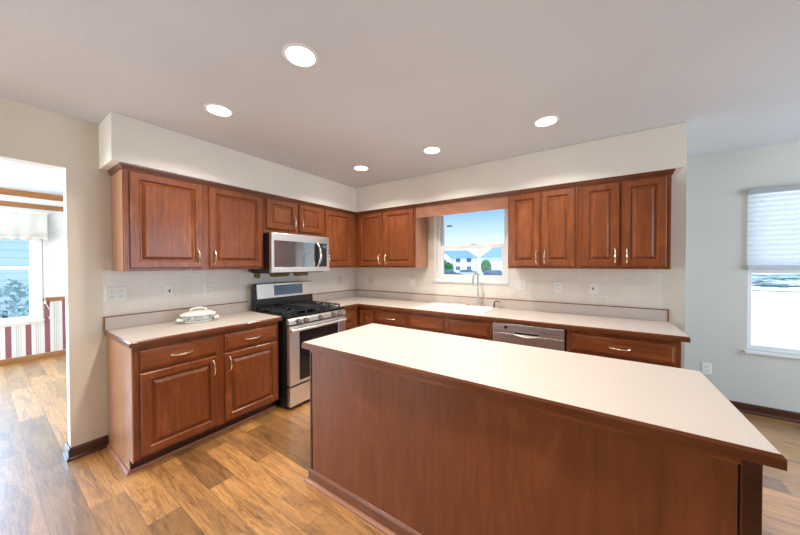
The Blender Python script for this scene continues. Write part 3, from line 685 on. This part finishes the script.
# bare patches under the microwave
def patch_mat():
    m = mat('bare_plaster', (.3, .18, .07), .9); v = coords(m); n = noise(m, v, 60, 4)
    setcol(m, ramp(m, n, [(.35, (.13, .07, .025)), (.6, (.38, .24, .09))])); return m
PATCH = patch_mat()
for k, (a, b, lb) in enumerate(((-1.655, -1.575, 'brown unfinished wall patch under the left edge of the microwave'),
                    (-1.47, -1.19, 'long brown bare wall patch under the middle of the microwave'),
                    (-1.15, -.915, 'brown bare wall patch under the right end of the microwave'))):
    mb = MB(); n = 18; rnd = random.Random(k)
    pts = []
    for q in range(n):
        a_ = 2*math.pi*q/n; cx_, rx, rz = (a+b)/2, (b-a)/2, .030 if k else .035
        s_ = 1/max(abs(math.cos(a_)), abs(math.sin(a_)))**.8
        pts.append((cx_+rx*math.cos(a_)*s_*(.92+.1*rnd.random()), 1.300+rz*math.sin(a_)*s_*(.8+.3*rnd.random())))
    mb.loops([[(x_, y_, z_) for y_, z_ in pts] for x_ in (.0055, .0072)])
    tag(mb.build('wall_patch', PATCH, loc=(.006, (a+b)/2, 1.3)), lb, 'wall patch', 'bare patches under the microwave')

# ------------------------------------------------------------------ covered dish on the counter
dx_, dy_ = .245, -2.290; ra = math.radians(90-14)
cd_ = thing('covered_dish', 'cream oval ceramic covered dish with blue band on the left counter', 'dish', (dx_, dy_, CT))
E_ = dict(n=40, sx=.88, sy=.56, rot=ra)
MB().lathe([(.105, 0), (.118, .003), (.128, .012), (.130, .018)], (dx_, dy_, CT), **E_).build('dish_base', CERAMIC, cd_)
MB().lathe([(.130, .018), (.139, .030), (.143, .054), (.140, .0615)], (dx_, dy_, CT), **E_).build('painted_band', BAND, cd_)
lid = MB().lathe([(.140, .062), (.150, .064), (.151, .072), (.142, .080), (.125, .086), (.118, .092), (.06, .099), (.002, .101)], (dx_, dy_, CT), **E_).build('lid', CERAMIC, cd_)
ax_ = Vector((math.cos(ra), math.sin(ra), 0))
c_ = Vector((dx_, dy_, CT))
MB().tube([c_-ax_*.06+Vector((0, 0, .094)), c_-ax_*.05+Vector((0, 0, .118)), c_-ax_*.02+Vector((0, 0, .124)), c_+ax_*.02+Vector((0, 0, .124)), c_+ax_*.05+Vector((0, 0, .118)), c_+ax_*.06+Vector((0, 0, .094))], .009, 8).build('lid_handle', CERAMIC, lid)
pv = Vector((-ax_.y, ax_.x, 0))
for sg in (-1, 1):
    q = [c_+ax_*sg*.110+pv*.040+Vector((0, 0, .030)), c_+ax_*sg*.142+pv*.036+Vector((0, 0, .033)), c_+ax_*sg*.148+Vector((0, 0, .033)), c_+ax_*sg*.142-pv*.036+Vector((0, 0, .033)), c_+ax_*sg*.110-pv*.040+Vector((0, 0, .030))]
    MB().tube(q, .013, 8).build('side_handle', CERAMIC, cd_)

# ------------------------------------------------------------------ recessed ceiling lights
LPOS = [(1.900, -2.444, 'large recessed ceiling light nearest the camera, above the island end', 1),
        (.989, -2.432, 'recessed ceiling light above the left counter', 1), (.990, -.962, 'recessed ceiling light near the cabinet corner', 1),
        (1.884, -.966, 'recessed ceiling light in front of the sink window', 1), (2.853, -.972, 'recessed ceiling light in front of the right wall cabinets', 1),
        (2.86, -2.44, 'recessed ceiling light above the right half of the island', 1)]
for x_, y_, lb, k in LPOS:
    c = thing('ceiling_light', lb, 'ceiling light', (x_, y_, H), 'recessed ceiling lights')
    MB().loops([[(x_+r*math.cos(a), y_+r*math.sin(a), z) for a in [2*math.pi*q/36 for q in range(36)]] for r, z in ((.089, H), (.089, H-.003), (.079, H-.007), (.071, H-.006), (.071, H))], ring=True, smooth=True).build('trim_ring', TRIMW, c)
    MB().loops([[(x_+.0705*math.cos(a), y_+.0705*math.sin(a), z) for a in [2*math.pi*q/36 for q in range(36)]] for z in (H-.0005, H-.005)]).build('lens', LENS, c)
    l = lamp('bulb', 'AREA', (0, 0, -.012), 10.5, (1, .94, .86), direction=(0, 0, -1), shape='DISK', size=.14, spread=math.radians(140))
    l.parent = c

# ------------------------------------------------------------------ outdoors
SNOW = mat('snow', (.86, .90, .95), .9, spec=.1)
def siding(name, col):
    m = mat(name, col, .6); t, N, L, b = nodes(m); c = N.new('ShaderNodeTexCoord'); s = N.new('ShaderNodeSeparateXYZ'); L.new(c.outputs['Object'], s.inputs[0])
    d = N.new('ShaderNodeMath'); d.operation = 'MULTIPLY'; d.inputs[1].default_value = 1/.2; L.new(s.outputs['Z'], d.inputs[0])
    f = N.new('ShaderNodeMath'); f.operation = 'FRACT'; L.new(d.outputs[0], f.inputs[0])
    setcol(m, ramp(m, f.outputs[0], [(0, tuple(q*.55 for q in col)), (.12, col), (1, col)])); return m
SID = siding('blue_grey_siding', (.52, .68, .78)); SIDW = siding('pale_siding', (.66, .76, .84)); ROOF = mat('slate_blue_roof', (.12, .24, .34), .8)
OUTG = mat('dark_outdoor_glass', (.05, .12, .18), .15)
def ground(mb, x0, x1, y0, y1, zf, n=24):
    vs = []; 
    for i in range(n+1):
        for j in range(n+1):
            x = x0+(x1-x0)*i/n; y = y0+(y1-y0)*j/n; vs.append((x, y, zf(x, y)))
    return mb.add(vs, [(i*(n+1)+j, (i+1)*(n+1)+j, (i+1)*(n+1)+j+1, i*(n+1)+j+1) for i in range(n) for j in range(n)], True)
zf = lambda x, y: -.6-max(0, min(1, (y-4)/80))*1.0
g = ground(MB(), -160, 120, .95, 200, zf, 40).build('yard_ground', SNOW); g['kind'] = 'structure'
g = MB().box((-40, -30, -.7), (-3.95, .95, -.6)).build('yard_side', SNOW); g['kind'] = 'structure'
def house(label, cx_, cy_, w_, d_, hw, hr, m, ang, gable=True):
    zb = zf(cx_, cy_)
    h = thing('house', label, 'house', (cx_, cy_, zb), 'houses outside the windows')
    R_ = Matrix.Rotation(ang, 4, 'Z')
    T_ = lambda p: tuple(Vector((cx_, cy_, zb))+(R_ @ Vector(p)))
    def bx(name, a, b, mt, par=h):
        mb = MB().box(a, b); mb.v = [Vector(T_(p)) for p in mb.v]; return mb.build(name, mt, par)
    bx('walls', (-w_/2, -d_/2, 0), (w_/2, d_/2, hw), m)
    mb = MB(); e_ = .5
    mb.add([(-w_/2-e_, -d_/2-e_, hw), (w_/2+e_, -d_/2-e_, hw), (w_/2+e_, d_/2+e_, hw), (-w_/2-e_, d_/2+e_, hw), (-w_/2+w_*.22, 0, hw+hr), (w_/2-w_*.22, 0, hw+hr)],
           [(0, 1, 5, 4), (2, 3, 4, 5), (1, 2, 5), (3, 0, 4), (3, 2, 1, 0)])
    mb.v = [Vector(T_(p)) for p in mb.v]; mb.build('roof', ROOF, h)
    if gable:
        mb = MB(); gx, gw = -w_*.18, w_*.34; y0 = -d_/2-1.2
        mb.add([(gx-gw/2, y0, 0), (gx+gw/2, y0, 0), (gx+gw/2, y0, hw-.5), (gx, y0, hw+hr*.55), (gx-gw/2, y0, hw-.5), (gx-gw/2, 0, 0), (gx+gw/2, 0, 0), (gx+gw/2, 0, hw-.5), (gx, 0, hw+hr*.55), (gx-gw/2, 0, hw-.5)],
               [(0, 1, 2, 3, 4), (9, 8, 7, 6, 5), (0, 4, 9, 5), (1, 6, 7, 2), (0, 5, 6, 1), (2, 7, 8, 3), (3, 8, 9, 4)])
        mb.v = [Vector(T_(p)) for p in mb.v]; mb.build('gable_front', SIDW, h)
        bx('garage_door', (gx-gw*.36, y0-.05, 0), (gx+gw*.36, y0, 2.2), WHITE)
        bx('window', (gx-.7, y0-.06, 3.0), (gx+.7, y0, 4.3), OUTG)
    for wx in (w_*.12, w_*.36):
        for wz in (.9, 3.4):
            if wz+1.3 < hw: bx('window', (wx-.7, -d_/2-.06, wz), (wx+.7, -d_/2, wz+1.3), OUTG)
    return h
def far(u, depth):
    d = fw+rt*((u-400)/F_PX); t = depth; return CAM.x+d.x*t, CAM.y+d.y*t
for u, dep, w_, hw, hr, m, lb, gb, an in ((455, 96, 14, 4.8, 2.6, SIDW, 'pale blue house with gabled front, left in the sink window view', True, .25),
                       (505, 82, 12, 4.6, 3.0, SID, 'blue house with dark roof, right in the sink window view', False, .2)):
    x_, y_ = far(u, dep); house(lb, x_, y_, w_, 9, hw, hr, m, an, gb)
CARP = [mat('car_paint_dark', (.05, .07, .09), .25), mat('car_paint_grey', (.35, .40, .44), .25), mat('car_paint_navy', (.04, .08, .16), .25)]
def car(label, x_, y_, m, ang):
    z_ = zf(x_, y_); c = thing('parked_car', label, 'car', (x_, y_, z_), 'cars parked outside')
    R_ = Matrix.Rotation(ang, 3, 'Z'); T_ = lambda p: Vector((x_, y_, z_))+R_ @ Vector(p)
    def pr_(pts, hw_): return MB().loops([[T_((a, s_, b)) for a, b in pts] for s_ in (-hw_, hw_)])
    pr_([(-2.2, .35), (2.2, .35), (2.25, .7), (1.3, .95), (-2.1, 1.0), (-2.25, .7)], .85).build('car_body', m, c)
    pr_([(-1.9, .98), (1.25, .95), (.5, 1.45), (-1.4, 1.45)], .72).build('cabin', OUTG, c)
    for a in (-1.4, 1.4):
        for s_ in (-.78, .78):
            MB().loops([[T_((a+.33*math.cos(q), s_+t, .33+.33*math.sin(q))) for q in [2*math.pi*k/14 for k in range(14)]] for t in (-.1, .1)]).build('wheel', BLKPL, c)
for k, (u, dep, lb) in enumerate(((449, 50, 'dark car parked at the left in the sink window view'), (469, 54, 'grey car parked in the middle of the sink window view'), (496, 52, 'navy car parked at the right in the sink window view'))):
    x_, y_ = far(u, dep); car(lb, x_, y_, CARP[k], .3+.1*k)
GREEN = mat('evergreen_leaves', (.06, .20, .07), .8); BARK = mat('bark', (.10, .07, .05), .9); FROST = mat('frosted_shrub', (.22, .36, .38), .9)
def blob(c, rx, rz, n=260, seed=1, s=.5):
    r = random.Random(seed); mb = MB()
    for k in range(n):
        u = r.uniform(-1, 1); a = r.uniform(0, 2*math.pi); q = r.uniform(.72, 1.0); h = math.sqrt(1-u*u)
        p = Vector((rx*q*h*math.cos(a), rx*q*h*math.sin(a), rz*q*u))+Vector(c)
        t = Vector((r.uniform(-1, 1), r.uniform(-1, 1), r.uniform(-1, 1))).normalized(); b2 = t.orthogonal().normalized()*s*.6; t *= s
        mb.add([p-t, p+b2, p+t, p-b2], [(0, 1, 2, 3)])
    return mb
def tree(label, x_, y_, h_, r_, m, nm='yard_tree', seed=3, s=.5, cat='tree'):
    z_ = zf(x_, y_) if y_ > 1 else -.6
    t = thing(nm, label, cat, (x_, y_, z_), 'plants outside the windows')
    MB().tube([(x_, y_, z_), (x_, y_, z_+h_*.6)], [r_*.12, r_*.05], 8).build('trunk', BARK, t)
    blob((x_, y_, z_+h_*.58), r_, h_*.42, seed=seed, s=s, n=520).build('foliage', m, t, weld=False)
x_, y_ = far(486, 66); tree('small green evergreen in the sink window view, before the right house', x_, y_, 3.4, 1.0, GREEN)
x_, y_ = far(447, 66); tree('small dark evergreen at the left edge of the sink window view', x_, y_, 2.9, 1.3, GREEN, seed=5)
# the neighbour's wall and shrub outside the dining room window
nh = thing('house', 'blue-grey sided neighbour house seen through the dining room window', 'house', (-11, -3, -.6), 'houses outside the windows')
MB().box((-14, -12, -.6), (-9.5, 6, 2.6)).build('walls', SID, nh)
MB().add([(-9.0, -12.5, 2.55), (-9.0, 6.5, 2.55), (-12, 6.5, 4.6), (-12, -12.5, 4.6), (-9.0, -12.5, 2.4), (-9.0, 6.5, 2.4), (-12, 6.5, 4.45), (-12, -12.5, 4.45)],
         [(0, 1, 2, 3), (7, 6, 5, 4), (0, 4, 5, 1), (1, 5, 6, 2), (2, 6, 7, 3), (3, 7, 4, 0)]).build('roof', SNOW, nh)
tree('round frosted shrub outside the dining room window', -7.2, -3.05, 1.75, .62, FROST, nm='yard_shrub', seed=9, s=.07, cat='shrub')
# hedge line far beyond the nook window
hx, hy = far(790, 26)
hd_ = MB()
for k in range(60): hd_.v += []
hg = blob((0, 0, 0), 1, 1, n=900, seed=12, s=.10)
hg.v = [Vector((p.x*14+16, p.y*1.2+34, p.z*.55+zf(0, 34)+.9)) for p in hg.v]
tag(hg.build('hedge', FROST, loc=(16, 34, zf(0, 34)), weld=False), 'low dark hedge line across the snowy yard beyond the right-hand window', 'hedge')
